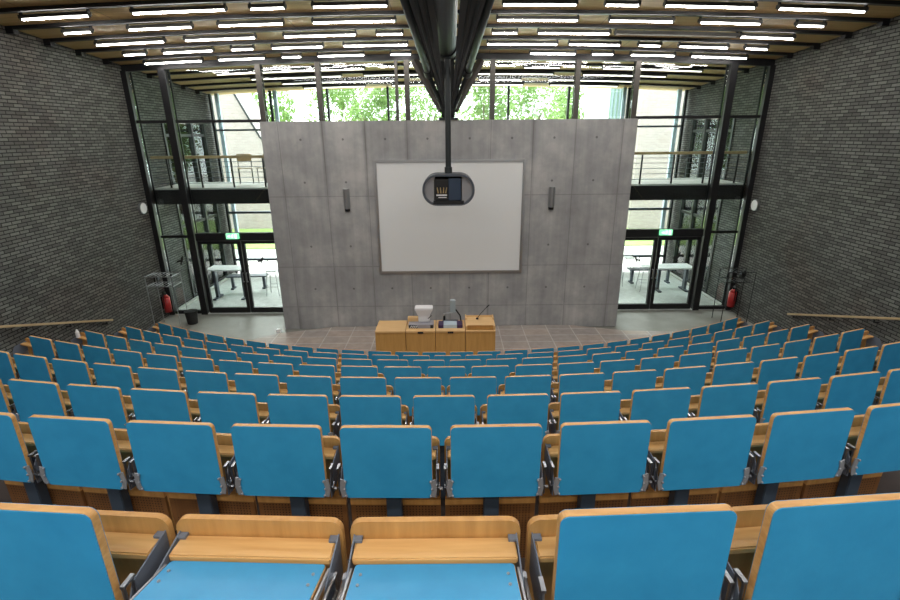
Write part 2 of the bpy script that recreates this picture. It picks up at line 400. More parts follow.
# ------------------------------------------------------------ glass front
def col_top(x, y): return ceil_z(x, y) - .09
gf = thing('window_1', 'tall glazed front behind the concrete wall', None, (0, 0, 0), kind='structure')
bm = BM(); lateral(bm, -7.99, 7.99, GY, -.15, -.003, .14); obj('head_beam', bm, M['black'], gf)
for x, wd in ((-7.93, .13), (7.93, .13), (-7.0, .17), (7.0, .17), (-4.66, .13), (4.66, .13), (-3.2, .12), (3.2, .12), (-1.28, .07), (-1.02, .12), (1.1, .12)):
    bm = BM(); zt = ceil_z(x, GY) - .14
    h = .26 if abs(x) > 6 else .18
    bb(bm, x - wd/2, x + wd/2, GY - h/2, GY - h/2 + .03, 0, zt); bb(bm, x - wd/2, x + wd/2, GY + h/2 - .03, GY + h/2, 0, zt)
    bb(bm, x - wd*.28, x + wd*.28, GY - h/2 + .03, GY + h/2 - .03, 0, zt)
    obj('mullion', bm, M['black'] if abs(x) > 6 else M['column'], gf)
bm = BM()
for x0, x1 in ((-7.9, -7.07), (-6.9, -4.73), (4.73, 6.9), (7.07, 7.9)): bb(bm, x0, x1, GY - .04, GY + .04, 5.14, 5.21)
obj('transom', bm, M['black'], gf)
bm = BM(); bb(bm, -4.6, 4.6, GY - .04, GY + .04, 5.0, 5.07); obj('transom', bm, M['black'], gf)
bm = BM()
for x0, x1 in ((-7.86, -7.1), (7.1, 7.86)): bb(bm, x0, x1, GY - .04, GY + .04, 2.20, 2.26); bb(bm, x0, x1, GY - .05, GY + .05, 0.0, .09)
obj('transom', bm, M['black'], gf)
bm = BM()
for x0, x1 in ((-6.9, -4.4), (4.4, 6.9)): bb(bm, x0, x1, GY - .08, GY + .08, 2.12, 2.32)
obj('door_head_beam', bm, M['black'], gf)
xs = [-7.86, -7.09, -4.73, -3.26, -1.02, 1.04, 3.26, 4.73, 7.09, 7.86]
bm = BM()
for x0, x1 in ((-7.86, -7.09), (7.09, 7.86)): bb(bm, x0, x1, GY - .006, GY + .006, .09, 2.2); bb(bm, x0, x1, GY - .006, GY + .006, 2.26, 5.14)
for x0, x1 in ((-6.91, -4.73), (4.73, 6.91)): bb(bm, x0, x1, GY - .006, GY + .006, 2.32, 5.14)
for x0, x1 in ((-7.86, -7.09), (-6.91, -4.73), (-4.6, -3.26), (-3.14, -1.32), (-.96, 1.04), (1.16, 3.14), (3.26, 4.6), (4.73, 6.91), (7.09, 7.86)): bb(bm, x0, x1, GY - .006, GY + .006, 5.21, ceil_z(x0, GY) - .17)
for x0, x1 in ((-4.6, -3.26), (-3.14, -1.32), (-.96, 1.04), (1.16, 3.14), (3.26, 4.6)): bb(bm, x0, x1, GY - .006, GY + .006, .05, 5.0)
obj('pane', bm, M['glass'], gf)
dn = 0
for sx in (-1, 1):
    for (a, b) in ((6.88, 5.72), (5.70, 4.54)):
        dn += 1
        d = thing('door_%d' % dn, 'glass door leaf in a dark frame', None, (sx * (a + b) / 2, GY, 0), kind='structure')
        hw = (a - b) / 2; bm = BM()
        bb(bm, -hw, -hw + .085, -.04, .04, .02, 2.1); bb(bm, hw - .085, hw, -.04, .04, .02, 2.1)
        bb(bm, -hw + .085, hw - .085, -.04, .04, .02, .17); bb(bm, -hw + .085, hw - .085, -.04, .04, 2.02, 2.1)
        obj('door_frame', bm, M['black'], d)
        bm = BM(); bb(bm, -hw + .08, hw - .08, -.006, .006, .15, 2.04); obj('pane', bm, M['glass'], d)
        s2 = sx if (a > 6) else -sx
        bm = BM(); xh = -s2 * (hw - .045); add_path(bm, [(xh, -.05, .95), (xh, -.10, .95), (xh, -.10, 1.2), (xh, -.05, 1.2)], .012); obj('door_handle', bm, M['chrome'], d)

# wood lining / outer facade
of = thing('window_2', 'outer facade glazing of the foyer', None, (0, 0, 0), kind='structure')
for x in (-7.9, -5.9, -4.0, -2.0, .0, 2.0, 4.0, 6.0, 7.9):
    bm = BM(); bb(bm, x - .035, x + .035, FY - .06, FY + .06, 0, ceil_z(x, FY) - .02); obj('mullion', bm, M['black'], of)
for x in (-7.72, -5.78, 5.88, 7.72):
    bm = BM(); bb(bm, x - .06, x + .06, FY + .07, FY + .17, 0, ceil_z(x, FY)); obj('glazing_fin', bm, M['paleglass'], of)
bm = BM(); bb(bm, -7.86, -4.04, FY - .03, FY + .03, 4.98, 5.04); bb(bm, 4.04, 7.86, FY - .03, FY + .03, 4.98, 5.04); bb(bm, -7.9, 7.9, FY - .05, FY + .05, .48, .56); bb(bm, -7.9, 7.9, FY - .05, FY + .05, 2.2, 2.28)
obj('transom', bm, M['steel'], of)
bm = BM()
xs = [-7.9, -5.9, -4.0, -2.0, .0, 2.0, 4.0, 6.0, 7.9]
for a, b in zip(xs, xs[1:]): bb(bm, a + .03, b - .03, FY - .005, FY + .005, .56, ceil_z(b if abs(b) > abs(a) else a, FY) - .03)
obj('pane', bm, M['glass'], of)
# side glazing of the foyer
for k, sx in ((3, -1), (4, 1)):
    sw = thing('window_%d' % k, 'side glazing of the foyer', None, (sx * 8.05, 0, 0), kind='structure')
    for y in (14.5, 15.3, 16.1, 16.95):
        bm = BM(); bb(bm, -.08, .08, y - .05, y + .05, .02, 5.2); obj('mullion', bm, M['black'], sw)
    bm = BM()
    for z in (.06, 2.25, 4.85): bb(bm, -.05, .05, 14.5, 16.95, z - .04, z + .04)
    obj('transom', bm, M['black'], sw)
    bm = BM(); bb(bm, -.005, .005, 14.55, 16.9, .1, 5.18); obj('pane', bm, M['glassg'], sw)
n += 1
for sx in (-1, 1):
    n += 1; bm = BM(); bb(bm, sx*7.98, sx*7.88, GY + .15, FY - .1, 0, .05); struct('baseboard_' + ('left' if sx < 0 else 'right'), bm, M['deck'])

# ------------------------------------------------------------ gallery bridge with railing
bm = BM(); bb(bm, -7.95, 7.95, 13.42, 15.2, 3.44, 3.5); bb(bm, -7.95, 7.95, 13.44, 15.18, 3.38, 3.44)
g = thing('floor_gallery', 'gallery bridge behind the glass', None, (0, 0, 0), kind='structure'); obj('deck_slab', bm, M['deck'], g)
bm = BM(); bb(bm, -7.95, 7.95, 13.36, 13.42, 3.08, 3.46); bb(bm, -7.95, 7.95, 15.2, 15.26, 3.08, 3.46); obj('edge_beam', bm, M['black'], g)
for sx in (-1, 1):
    nm = 'left' if sx < 0 else 'right'
    t = thing('railing', 'gallery railing with wooden handrail %s of the concrete wall' % nm, 'railing', (sx * 5.9, 13.5, 3.5), 0, 'railings of the gallery bridge')
    bm = BM(); bb(bm, -2.0, 2.0, -.05, .05, .76, .83, .012); obj('handrail', bm, M['rail'], t)
    for x in (-1.6, -.75, .1, .95, 1.8):
        bm = BM(); bb(bm, x - .02, x + .02, -.015, .015, -.0, .765); obj('post', bm, M['black'], t)
    for z in (.12, .26, .40, .54, .67):
        bm = BM(); add_tube(bm, (-2, .02, z), (2, .02, z), .008, seg=6); obj('rail_wire', bm, M['steel'], t)

# ------------------------------------------------------------ screen, sconces, clocks, signs
t = thing('projection_screen', 'large white projection screen in thin frame on the concrete wall', 'screen', (.02, 11.9, 2.88))
bm = BM(); bb(bm, -1.72, 1.72, -.05, -.02, -1.31, 1.31); obj('screen_cloth', bm, M['screen'], t)
bm = BM()
bb(bm, -1.78, -1.72, -.07, 0, -1.37, 1.37, .004); bb(bm, 1.72, 1.78, -.07, 0, -1.37, 1.37, .004)
bb(bm, -1.72, 1.72, -.07, 0, 1.31, 1.37, .004); bb(bm, -1.72, 1.72, -.07, 0, -1.37, -1.31, .004); bb(bm, -1.72, 1.72, -.02, 0, -1.31, 1.31)
obj('screen_frame', bm, M['alu'], t)
for sx, nm in ((-1, 'left'), (1, 'right')):
    t = thing('wall_sconce', 'curved grey metal wall light %s of the screen' % nm, 'wall light', (sx * 2.46, 11.9, 3.35), 0, 'wall lights beside the screen')
    bm = BM(); pts = [(.08 * math.cos(R(a)), -.13 * math.sin(R(a))) for a in range(0, 181, 15)] + [(-.09, 0)] + [(.09 * math.cos(R(a)), -.11 * math.sin(R(a))) for a in range(180, -1, -15)]
    pts = [(.075 * math.cos(R(a)), -.12 * math.sin(R(a))) for a in range(0, 181, 15)]
    add_prism(bm, pts, 'Z', -.22, .25); obj('shade', bm, M['alu'], t)
    bm = BM(); add_prism(bm, [(p[0]*.85, p[1]*.85) for p in pts], 'Z', -.28, -.22); obj('lamp_base', bm, M['black'], t)
for sx, nm, y, z in ((-1, 'left', 12.86, 3.06), (1, 'right', 13.0, 3.0)):
    t = thing('wall_clock', 'round white disc clock on the %s brick wall' % nm, 'clock', (sx * 8.0, min(y, 12.8), z), 0, 'round discs on the side walls')
    bm = BM(); add_tube(bm, (0, 0, 0), (-sx * .06, 0, 0), .145, .145, 32); obj('casing', bm, M['alu'], t)
    bm = BM(); add_tube(bm, (-sx * .058, 0, 0), (-sx * .066, 0, 0), .13, .13, 32); obj('face', bm, M['white'], t)
for sx, nm, x in ((-1, 'left', -5.87), (1, 'right', 5.86)):
    t = thing('exit_sign', 'green lit exit sign with running figure above the %s doors' % nm, 'exit sign', (x, GY - .10, 2.25), 0, 'exit signs above the doors')
    bm = BM(); bb(bm, -.17, .17, -.05, .02, -.075, .075, .006); obj('sign_box', bm, M['exit'], t)
    bm = BM()       # arrow, running figure, door
    bb(bm, -.125, -.075, -.056, -.05, -.012, .012)
    v = [bm.verts.new(p) for p in ((-.08, -.056, -.03), (-.05, -.056, 0), (-.08, -.056, .03))]; bm.faces.new(v)
    bmesh.ops.create_icosphere(bm, subdivisions=1, radius=.011, matrix=Matrix.Translation((.012, -.054, .045)))
    for a, b in (((.01, .03), (-.005, -.005)), ((.008, .025), (.035, .01)), ((.006, .025), (-.022, .02)), ((-.005, -.005), (.02, -.02)), ((.02, -.02), (.015, -.05)), ((-.005, -.005), (-.018, -.03)), ((-.018, -.03), (-.04, -.035))):
        add_bar(bm, (a[0], -.054, a[1]), (b[0], -.054, b[1]), .009, .006)
    bb(bm, .07, .12, -.056, -.05, -.055, .055)
    obj('glyphs', bm, M['exitw'], t)
# bird silhouettes on the glass
def bird(x, z, label, y=GY - .006, s=1.0, flip=1):
    bm = BM(); P = [(-.02, .02), (-.16, .07), (-.09, .0), (-.05, -.03), (-.10, -.13), (0, -.06), (.03, -.02), (.07, .02), (.12, .12), (.10, 0), (.06, -.06), (.03, -.01)]
    P = [(-.03, -.10), (-.01, -.02), (-.12, -.04), (-.17, -.10), (-.10, .01), (0, .04), (.04, .12), (.09, .16), (.07, .05), (.05, -.01), (.02, -.04), (.01, -.10)]
    add_prism(bm, [(flip * p[0] * s, p[1] * s) for p in P], 'Y', -.003, 0)
    o = obj('bird_sticker', bm, M['rubber']); o.location = (x, y, z); tag(o, label, 'sticker', 'black bird stickers on the glass')
bird(-7.46, 1.54, 'black bird sticker on the glass left of the left doors')
bird(-5.24, 1.52, 'black bird sticker on the left glass door next to the concrete wall', s=.85)
bird(5.21, 1.46, 'black bird sticker on the right glass door next to the concrete wall', s=.85, flip=-1)
bird(6.31, 1.53, 'black bird sticker on the outer leaf of the right glass doors')

# fire extinguishers
for sx, nm, y in ((-1, 'left', 12.85), (1, 'right', 12.9)):
    t = thing('fire_extinguisher', 'red fire extinguisher hanging on the %s brick wall' % nm, 'fire extinguisher', (sx * 7.87, y, .18), 0, 'fire extinguishers')
    bm = BM(); add_tube(bm, (0, 0, 0), (0, 0, .42), .095, .095, 20); add_tube(bm, (0, 0, .42), (0, 0, .50), .095, .035, 20); obj('cylinder', bm, M['red'], t, True)
    bm = BM(); add_tube(bm, (0, 0, .50), (0, 0, .55), .025); bb(bm, -.02, .02, -.10, .02, .55, .57); bb(bm, -.02, .02, -.10, 0, .59, .605); obj('valve', bm, M['black'], t)
    bm = BM(); add_path(bm, [(0, -.02, .54), (0, -.10, .52), (0, -.125, .40), (0, -.12, .18)], .012); obj('hose', bm, M['rubber'], t)
    bm = BM(); bb(bm, sx * .09, sx * .135, -.03, .03, .1, .45); obj('wall_bracket', bm, M['black'], t)

# wire frames by the walls
def wire_stand(cx, cy, label, sx, m):
    t = thing('wire_stand', label, 'stand', (cx, cy, 0), 0, 'steel wire stands in front of the side walls')
    hx, hy, H = .34, .22, 1.42
    for ax in (-hx, hx):
        for ay in (-hy, hy):
            bm = BM(); add_tube(bm, (ax, ay, 0), (ax, ay, H), .010, seg=8); obj('leg', bm, m, t)
    for nme, z in (('shelf', H - .02), ('shelf', H - .28)):
        bm = BM()
        for a, b in (((-hx, -hy), (hx, -hy)), ((hx, -hy), (hx, hy)), ((hx, hy), (-hx, hy)), ((-hx, hy), (-hx, -hy))): add_tube(bm, (*a, z), (*b, z), .011, seg=8)
        for k in range(1, 6): add_tube(bm, (-hx + .1 * k, -hy, z), (-hx + .1 * k, hy, z), .006, seg=6)
        obj(nme, bm, m, t)
wire_stand(-7.5, 12.3, 'grey wire rack against the left brick wall by the red extinguisher', -1, M['alu'])
wire_stand(7.5, 12.25, 'black wire rack against the right brick wall by the red extinguisher', 1, M['black'])
for sx in (-1, 1):
    t = thing('wall_box', 'small black wall box above the %s wire rack' % ('left' if sx < 0 else 'right'), 'box', (sx * 7.95, 12.75, 1.15), 0, 'small black boxes on the side walls')
    bm = BM(); bb(bm, -.05, .05, -.07, .07, -.11, .11, .01); obj('casing', bm, M['rubber'], t)
    bm = BM(); bb(bm, -sx * .05, -sx * .06, -.045, .045, .0, .07); obj('front_flap', bm, M['steel'], t)

# waste bin
t = thing('waste_bin', 'black round waste bin on the grey floor by left glass doors', 'bin', (-7.0, 12.4, 0))
bm = BM(); add_tube(bm, (0, 0, 0), (0, 0, .34), .125, .16, 24); obj('bucket', bm, M['rubber'], t, False)
bm = BM(); add_tube(bm, (0, 0, .33), (0, 0, .36), .17, .17, 24); obj('rim', bm, M['black'], t)

# ------------------------------------------------------------ steel tree strut and projector pod
t = thing('steel_strut_tree', 'dark steel V shaped roof strut rising from the concrete wall top', 'roof support', (0, 12.0, 5.125))
def RL(p): return (p[0], p[1] - 12.0, p[2] - 5.125)
def seg(name, a, b, r, m='strut'):
    bm = BM(); add_tube(bm, RL(a), RL(b), r, seg=20); return obj(name, bm, M[m], t, True)
bm = BM(); bb(bm, -.22, .22, -.14, .2, 0, .05); bb(bm, -.12, .12, -.07, .13, .05, .22); obj('foot_plate', bm, M['strut'], t)
bm = BM(); add_tube(bm, RL((-.05, 10.1, 6.36)), RL((-.05, 7.1, ceil_z(0, 7.1) - .23)), .205, .205, 28); bmesh.ops.recalc_face_normals(bm, faces=bm.faces); obj('central_tube', bm, M['strut'], t)
bm = BM(); add_tube(bm, RL((-.05, 10.22, 6.34)), RL((-.05, 10.0, 6.38)), .235, .235, 28); obj('tube_collar', bm, M['black'], t)
bm = BM(); add_bar(bm, RL((-.03, 10.2, 6.20)), RL((0, 11.98, 5.22)), .30, .14, .02); obj('lower_post', bm, M['strut'], t)
for sx in (-1, 1):
    seg('side_tube', (sx * .40, 10.6, 5.98), (sx * .71, 6.9, 6.92), .062)
    seg('inner_rod', (sx * .07, 11.7, 5.40), (sx * .40, 6.9, 6.98), .03)
    seg('inner_rod', (sx * .08, 11.7, 5.36), (sx * .55, 6.9, 6.96), .03)
    seg('lower_rod', (sx * .09, 11.85, 5.28), (sx * .39, 10.66, 5.95), .045)
    bm = BM(); P = [RL((sx * .07, 11.7, 5.36)), RL((sx * .22, 6.9, 7.0)), RL((sx * .68, 6.9, 6.97)), RL((sx * .09, 11.72, 5.30))]
    vs = [bm.verts.new(p) for p in P]; f = bm.faces.new(vs); r_ = bmesh.ops.extrude_face_region(bm, geom=[f]); bmesh.ops.translate(bm, verts=[v for v in r_['geom'] if isinstance(v, bmesh.types.BMVert)], vec=(0, 0, .03)); bmesh.ops.recalc_face_normals(bm, faces=bm.faces)
    obj('web_plate', bm, M['black'], t)
    bm = BM(); add_bar(bm, RL((sx * .13, 12.10, 5.33)), RL((sx * .80, 13.08, 6.5)), .17, .12, .01); obj('rear_leg', bm, M['column'], t)
    bm = BM(); add_tube(bm, RL((sx * .385, 10.70, 5.94)), RL((sx * .41, 10.52, 6.01)), .085, .085, 16); obj('pin_joint', bm, M['black'], t)

t = thing('projector_pod', 'dark oval projector pod hanging on a pole before the screen', 'projector', (-.01, 9.95, 3.78))
bm = BM(); add_tube(bm, (0, 0, .2), (0, .0, 2.34), .055, .055, 16); add_tube(bm, (0, 0, .16), (0, 0, .42), .075, .075, 16); obj('pole', bm, M['strut'], t)
def stadium(wd, ht): return rrect(wd, ht, ht / 2 * .96, 10)
bm = BM(); fr = stadium(1.02, .60); fi = stadium(.94, .52)
lo = [[bm.verts.new((p[0], y, p[1])) for p in q] for q, y in ((fr, -.28), (fi, -.28), (fi, .28), (fr, .28))]
k = len(fr)
for a in range(4):
    A, B = lo[a], lo[(a+1) % 4]
    for i in range(k): bm.faces.new((A[i], A[(i+1) % k], B[(i+1) % k], B[i]))
bmesh.ops.recalc_face_normals(bm, faces=bm.faces); obj('shell_ring', bm, M['steel'], t)
bm = BM(); add_prism(bm, stadium(.94, .52), 'Y', .24, .26); obj('rear_screen', bm, M['black'], t)
bm = BM(); bb(bm, 0, .24, -.26, .16, -.20, .22, .01); obj('projector_body', bm, mat('navy_housing', (.025, .045, .08), .4), t)
bm = BM(); bb(bm, -.28, -.005, -.24, .18, -.20, .21, .01); obj('electronics_case', bm, M['rubber'], t)
bm = BM(); bb(bm, -.24, -.03, -.252, -.242, -.11, -.085); bb(bm, -.20, -.04, -.252, -.242, -.15, -.135); obj('label_strip', bm, M['white'], t)
for a, x in ((-22, -.20), (-8, -.15), (8, -.10), (20, -.055)):
    bm = BM(); d = math.sin(R(a)) * .06; add_tube(bm, (x, -.255, -.06), (x + d, -.255, .05), .014, .01, 8); obj('connector', bm, M['gold'], t)
gm = mat('grey_mesh_sheet', (.20, .20, .21), .5, .3)
N, L, b = NL(gm); ck = N.new('ShaderNodeTexChecker'); ck.inputs['Scale'].default_value = 60
L.new(objvec(N, L), ck.inputs['Vector']); ck.inputs[1].default_value = (.42, .42, .43, 1); ck.inputs[2].default_value = (.20, .20, .21, 1); L.new(ck.outputs[0], b.inputs['Base Color'])
for sx in (-1, 1):
    bm = BM(); h = .25; P = [(sx * .26, h)] + [(sx * (.26 + h * math.sin(R(a)) * .92), h * math.cos(R(a))) for a in range(15, 180, 15)] + [(sx * .26, -h)]
    add_prism(bm, P, 'Y', -.20, -.19); obj('mesh_cover', bm, gm, t)
bm = BM(); bb(bm, -.30, .30, -.285, -.27, -.27, -.20); bb(bm, .17, .185, -.295, -.285, -.26, -.2); obj('bottom_rim', bm, M['black'], t)

# ------------------------------------------------------------ lecture desk: four oak cabinets
X0 = [-1.61, -.955, -.315, .325, .97]
names = [('plain oak lecture desk cabinet at the left end, empty top', 0), ('oak lecture desk cabinet carrying the grey box and white overhead head', 1), ('oak lecture desk cabinet with the visualiser, third from left', 2), ('oak lectern cabinet with raised rim at right end of desk', 3)]
for i, (lab, k) in enumerate(names):
    x0, x1 = X0[i], X0[i+1]; wd = x1 - x0 - .012; t = thing('desk_cabinet', lab, 'cabinet', ((x0 + x1) / 2, 9.94, .07), 0, 'oak cabinets of the lecture desk')
    bm = BM(); bb(bm, -wd/2, wd/2, -.30, .31, 0, .74, .004); obj('body', bm, M['cab'], t)
    if k == 0:
        bm = BM(); bb(bm, -wd/2, wd/2, -.32, .33, .745, .78, .004); obj('top', bm, M['cabtop'], t)
    elif k in (1, 2):
        bm = BM(); bb(bm, -wd/2, wd/2, -.32, -.16, .745, .78, .003); bb(bm, -wd/2, wd/2, .17, .33, .745, .78, .003)
        bb(bm, -wd/2, -wd/2 + .05, -.16, .17, .745, .78, .003); bb(bm, wd/2 - .05, wd/2, -.16, .17, .745, .78, .003); obj('top', bm, M['cabtop'], t)
        bm = BM(); bb(bm, -.06, .06, -.331, -.318, .725, .765); obj('drawer_pull', bm, M['rubber'], t)
    else:
        bm = BM(); bb(bm, -wd/2, wd/2, -.32, -.27, .745, .775, .003); bb(bm, -wd/2, -wd/2 + .035, -.27, .33, .745, .86, .003); bb(bm, wd/2 - .035, wd/2, -.27, .33, .745, .86, .003)
        obj('side_rim', bm, M['cabtop'], t)
        bm = BM(); bb(bm, -wd/2 + .035, wd/2 - .035, -.18, .33, .745, .845, .003); obj('raised_box', bm, M['cab'], t)
        bm = BM(); bb(bm, -wd/2 + .03, wd/2 - .03, -.20, .31, .845, .86, .003); bb(bm, -wd/2 + .03, wd/2 - .03, .31, .33, .845, .89, .003); bb(bm, -wd/2, -wd/2 + .03, .10, .33, .86, .91, .003); bb(bm, wd/2 - .03, wd/2, .10, .33, .86, .90, .003)
        obj('top_rim', bm, M['cabtop'], t)
# equipment
t = thing('amplifier_box', 'grey equipment box with cables set in the second desk cabinet', 'equipment', (-.63, 9.93, .81))
bm = BM(); bb(bm, -.27, .27, -.14, .15, .008, .12, .006); obj('case', bm, mat('grey_equipment', (.30, .30, .34), .45), t)
bm = BM(); bb(bm, -.26, -.08, -.147, -.139, .02, .11); bb(bm, .2, .26, -.147, -.139, .02, .11); obj('front_panel', bm, M['rubber'], t)
bm = BM()
for q in range(4): add_path(bm, [(-.24 + .04*q, -.15, .04), (-.22 + .04*q, -.17, .08), (-.20 + .04*q, -.15, .10)], .008, 6)
obj('cable', bm, M['white'], t)
bm = BM(); bb(bm, -.3, -.06, .05, .2, .12, .2, .005); obj('rear_box', bm, M['cabtop'], t)
t = thing('overhead_projector_head', 'white flared device standing on the grey box on the desk', 'projector', (-.57, 10.0, .935))
bm = BM()
ring0 = [(-.15, -.10), (.15, -.10), (.15, .10), (-.15, .10)]; ring1 = [(-.17, -.12), (.17, -.12), (.17, .12), (-.17, .12)]
lv = [(.0, .72, .6), (.14, .72, .6), (.30, 1.15, 1.0), (.335, 1.12, .95)]
rings = [[bm.verts.new((p[0] * s1, p[1] * s2, z)) for p in ring1] for z, s1, s2 in lv]
for A, B in zip(rings, rings[1:]):
    for i in range(4): bm.faces.new((A[i], A[(i+1) % 4], B[(i+1) % 4], B[i]))
bm.faces.new(rings[0]); bm.faces.new(rings[-1]); bmesh.ops.recalc_face_normals(bm, faces=bm.faces); bmesh.ops.bevel(bm, geom=bm.edges[:], offset=.012, segments=2, affect='EDGES')
obj('housing', bm, M['white'], t)
bm = BM(); add_tube(bm, (.09, -.12, .10), (.17, -.14, .18), .008); obj('lever', bm, M['rubber'], t)
t = thing('control_panel', 'pale lit control panel with dark ends in the third desk cabinet', 'panel', (.005, 9.93, .81))
bm = BM(); bb(bm, -.26, .26, -.13, .14, .008, .10, .006); obj('case', bm, M['purple'], t)
bm = BM(); bb(bm, -.15, .14, -.138, .10, .02, .108); obj('display', bm, M['paleglass'], t)
t = thing('visualiser', 'grey document camera on a bent arm at the desk middle', 'document camera', (.0, 10.15, .85))
bm = BM(); bb(bm, -.17, .17, -.10, .06, .0, .035, .006); obj('base_plate', bm, M['steel'], t)
bm = BM(); add_path(bm, [(-.16, -.02, .03), (-.14, -.02, .2), (.06, -.02, .23)], .013); obj('arm', bm, M['alu'], t)
bm = BM(); add_path(bm, [(.12, -.02, .30), (.22, -.02, .16), (.24, -.02, .03)], .016); obj('stay', bm, M['black'], t)
bm = BM(); bb(bm, 0, .12, -.06, .04, .24, .52, .01); obj('camera_head', bm, mat('grey_blue_head', (.34, .40, .42), .4), t)
bm = BM(); add_tube(bm, (-.13, -.02, .06), (-.13, -.02, .15), .025); obj('side_lamp', bm, M['black'], t)
t = thing('gooseneck_microphone', 'thin black gooseneck microphone leaning right on the lectern', 'microphone', (.60, 10.1, .932))
bm = BM(); add_tube(bm, (0, 0, 0), (0, 0, .025), .03); obj('foot', bm, M['rubber'], t)
bm = BM(); add_path(bm, [(0, 0, .02), (.07, 0, .12), (.2, 0, .27)], .007); obj('neck', bm, M['rubber'], t)
bm = BM(); add_path(bm, [(.2, 0, .27), (.26, 0, .33)], .012); obj('capsule', bm, M['black'], t)
bm = BM(); bb(bm, -.05, .05, -.04, .04, 0, .10, .01); o = obj('floor_socket_box', bm, M['white']); o.location = (-4.36, 11.5, .07); tag(o, 'small white box on the floor at the concrete wall left corner', 'box')

# ------------------------------------------------------------ seating tiers
P_ = .95; CX, CY = -.045, 19.6; PITCH = {1: .487, 2: .488, 3: .486, 4: .481, 5: .476, 6: .474, 7: .475, 8: .475}
ROWR = {0: 12.5, 1: 12.5, 2: 15.5}      # the rows nearest the back are bent more tightly
def RK(k): return ROWR.get(k, 19.6 - (.975 * k - .105) - .03)
def CYK(k): return RK(k) + (.975 * k - .105) + .03
def tier_z(k): return .314 + .393 * (8 - k) - {2: .02, 3: .035, 4: .02, 5: .01}.get(k, .005)
def arc_y(k, off, x): r = RK(k) - off; return CYK(k) - math.sqrt(r*r - x*x)
XS = [-7.99 + 15.98 * i / 40 for i in range(41)]
for k in range(8, -1, -1):
    zt = tier_z(k); bm = BM()
    f = [bm.verts.new((x, arc_y(k, .18, x - CX), zt)) for x in XS]; g_ = [bm.verts.new((x, arc_y(k, .18, x - CX), -.1 if k == 8 else tier_z(k + 1) - .05)) for x in XS]
    back = [bm.verts.new((x, arc_y(k - 1, .18, x - CX), zt)) for x in XS] if k > 0 else [bm.verts.new((x, -4.49, zt)) for x in XS]
    bk2 = [bm.verts.new((v.co.x, v.co.y, zt - .1)) for v in back]
    fr2 = [bm.verts.new((v.co.x, v.co.y + .03, zt - .1)) for v in back]
    for i in range(len(XS) - 1):
        bm.faces.new((f[i], f[i+1], back[i+1], back[i])); bm.faces.new((g_[i], g_[i+1], f[i+1], f[i])); bm.faces.new((back[i], back[i+1], bk2[i+1], bk2[i]))
    bmesh.ops.recalc_face_normals(bm, faces=bm.faces)
    struct('floor_tier', bm, M['tier'], 'stepped floor tier of the seating')

# handrails on the side walls
for sx, nm in ((-1, 'left'), (1, 'right')):
    t = thing('wall_handrail', 'wooden handrail sloping down along the %s brick wall' % nm, 'handrail', (sx * 7.9, 10.7, .76), 0, 'handrails on the side walls')
    bm = BM(); a = Vector((0, 0, 0)); bq = Vector((0, -7.2, 2.42)); add_bar(bm, a, bq, .045, .045, .012); obj('handrail', bm, M['rail'], t)
    for q in (.03, .17, .31, .45, .6, .75, .9):
        p = a.lerp(bq, q); bm = BM(); add_path(bm, [p + Vector((0, 0, -.03)), p + Vector((0, 0, -.09)), p + Vector((sx * .1, 0, -.09))], .012); obj('bracket', bm, M['black'], t)

# ------------------------------------------------------------ the seat unit
def make_seat(down, plain=False):
    t = thing('lecture_seat', 'x', 'seat')
    bm = BM(); pr = rrect(.488, .758 - .36, .035); pr = [(p[0], p[1] if p[1] > 0 else -(.758 - .36) / 2) if abs(p[0]) > .24 or p[1] > 0 else (p[0] if abs(p[0]) < .2 else math.copysign(.244, p[0]), -(.758 - .36) / 2) for p in pr]
    pr = [p for q, p in enumerate(pr) if q == 0 or (abs(p[0] - pr[q-1][0]) + abs(p[1] - pr[q-1][1])) > 1e-4]
    add_prism(bm, pr, 'Y', .150, .168, (0, 0, .559)); obj('backrest', bm, M['backwood'], t)
    bm = BM(); bb(bm, -.244, .244, .152, .168, 0, .359); obj('perforated_panel', bm, M['backply_shaded'], t)['label'] = 'perforated lower panel, shade painted into its colour'
    bm = BM(); bb(bm, -.228, .228, .078, .149, .684, .705, .004); obj('desk_strip', bm, M['beech'], t)
    bm = BM(); bb(bm, -.04, .04, .095, .149, 0, .56, .004); obj('post', bm, M['post'], t)
    bm = BM(); pr = rrect(.43, .40, .05); add_prism(bm, pr, 'Y', .20, .217, (0, 0, .26)); bb(bm, -.16, .16, .170, .20, .10, .2); obj('folded_seat', bm, M['ply'], t)
    for sx in (-1, 1):
        bm = BM(); add_prism(bm, [(.149, .718), (.149, .585), (.01, .55), (-.025, .555), (-.025, .63), (.01, .69)], 'X', sx * .2305, sx * .2345); bb(bm, sx * .2305, sx * .208, .130, .149, .706, .714)
        br = obj('side_bracket', bm, M['bracket'], t)
        if plain: continue
        bm = BM()
        if not down:
            add_tube(bm, (sx * .241, -.025, .57), (sx * .241, -.025, .715), .004, seg=8); add_tube(bm, (sx * .241, .002, .57), (sx * .241, .002, .715), .004, seg=8)
            add_box(bm, (sx * .241, -.011, .715), (.012, .04, .008)); add_box(bm, (sx * .241, -.011, .612), (.012, .04, .010))
        else:
            add_tube(bm, (sx * .241, .07, .668), (sx * .241, -.32, .765), .006, seg=8); add_tube(bm, (sx * .241, .06, .615), (sx * .241, -.33, .712), .006, seg=8)
            for yy, zz in ((.05, .660), (-.11, .70)): add_box(bm, (sx * .241, yy, zz), (.014, .02, .04))
        obj('linkage', bm, M['chrome'], br)
    if plain: return t
    panel_parts(t, down)
    bm = BM(); add_tube(bm, (.237, -.016, .600), (.262, -.016, .600), .008, seg=10); obj('crossbar', bm, M['chrome'], t)
    return t
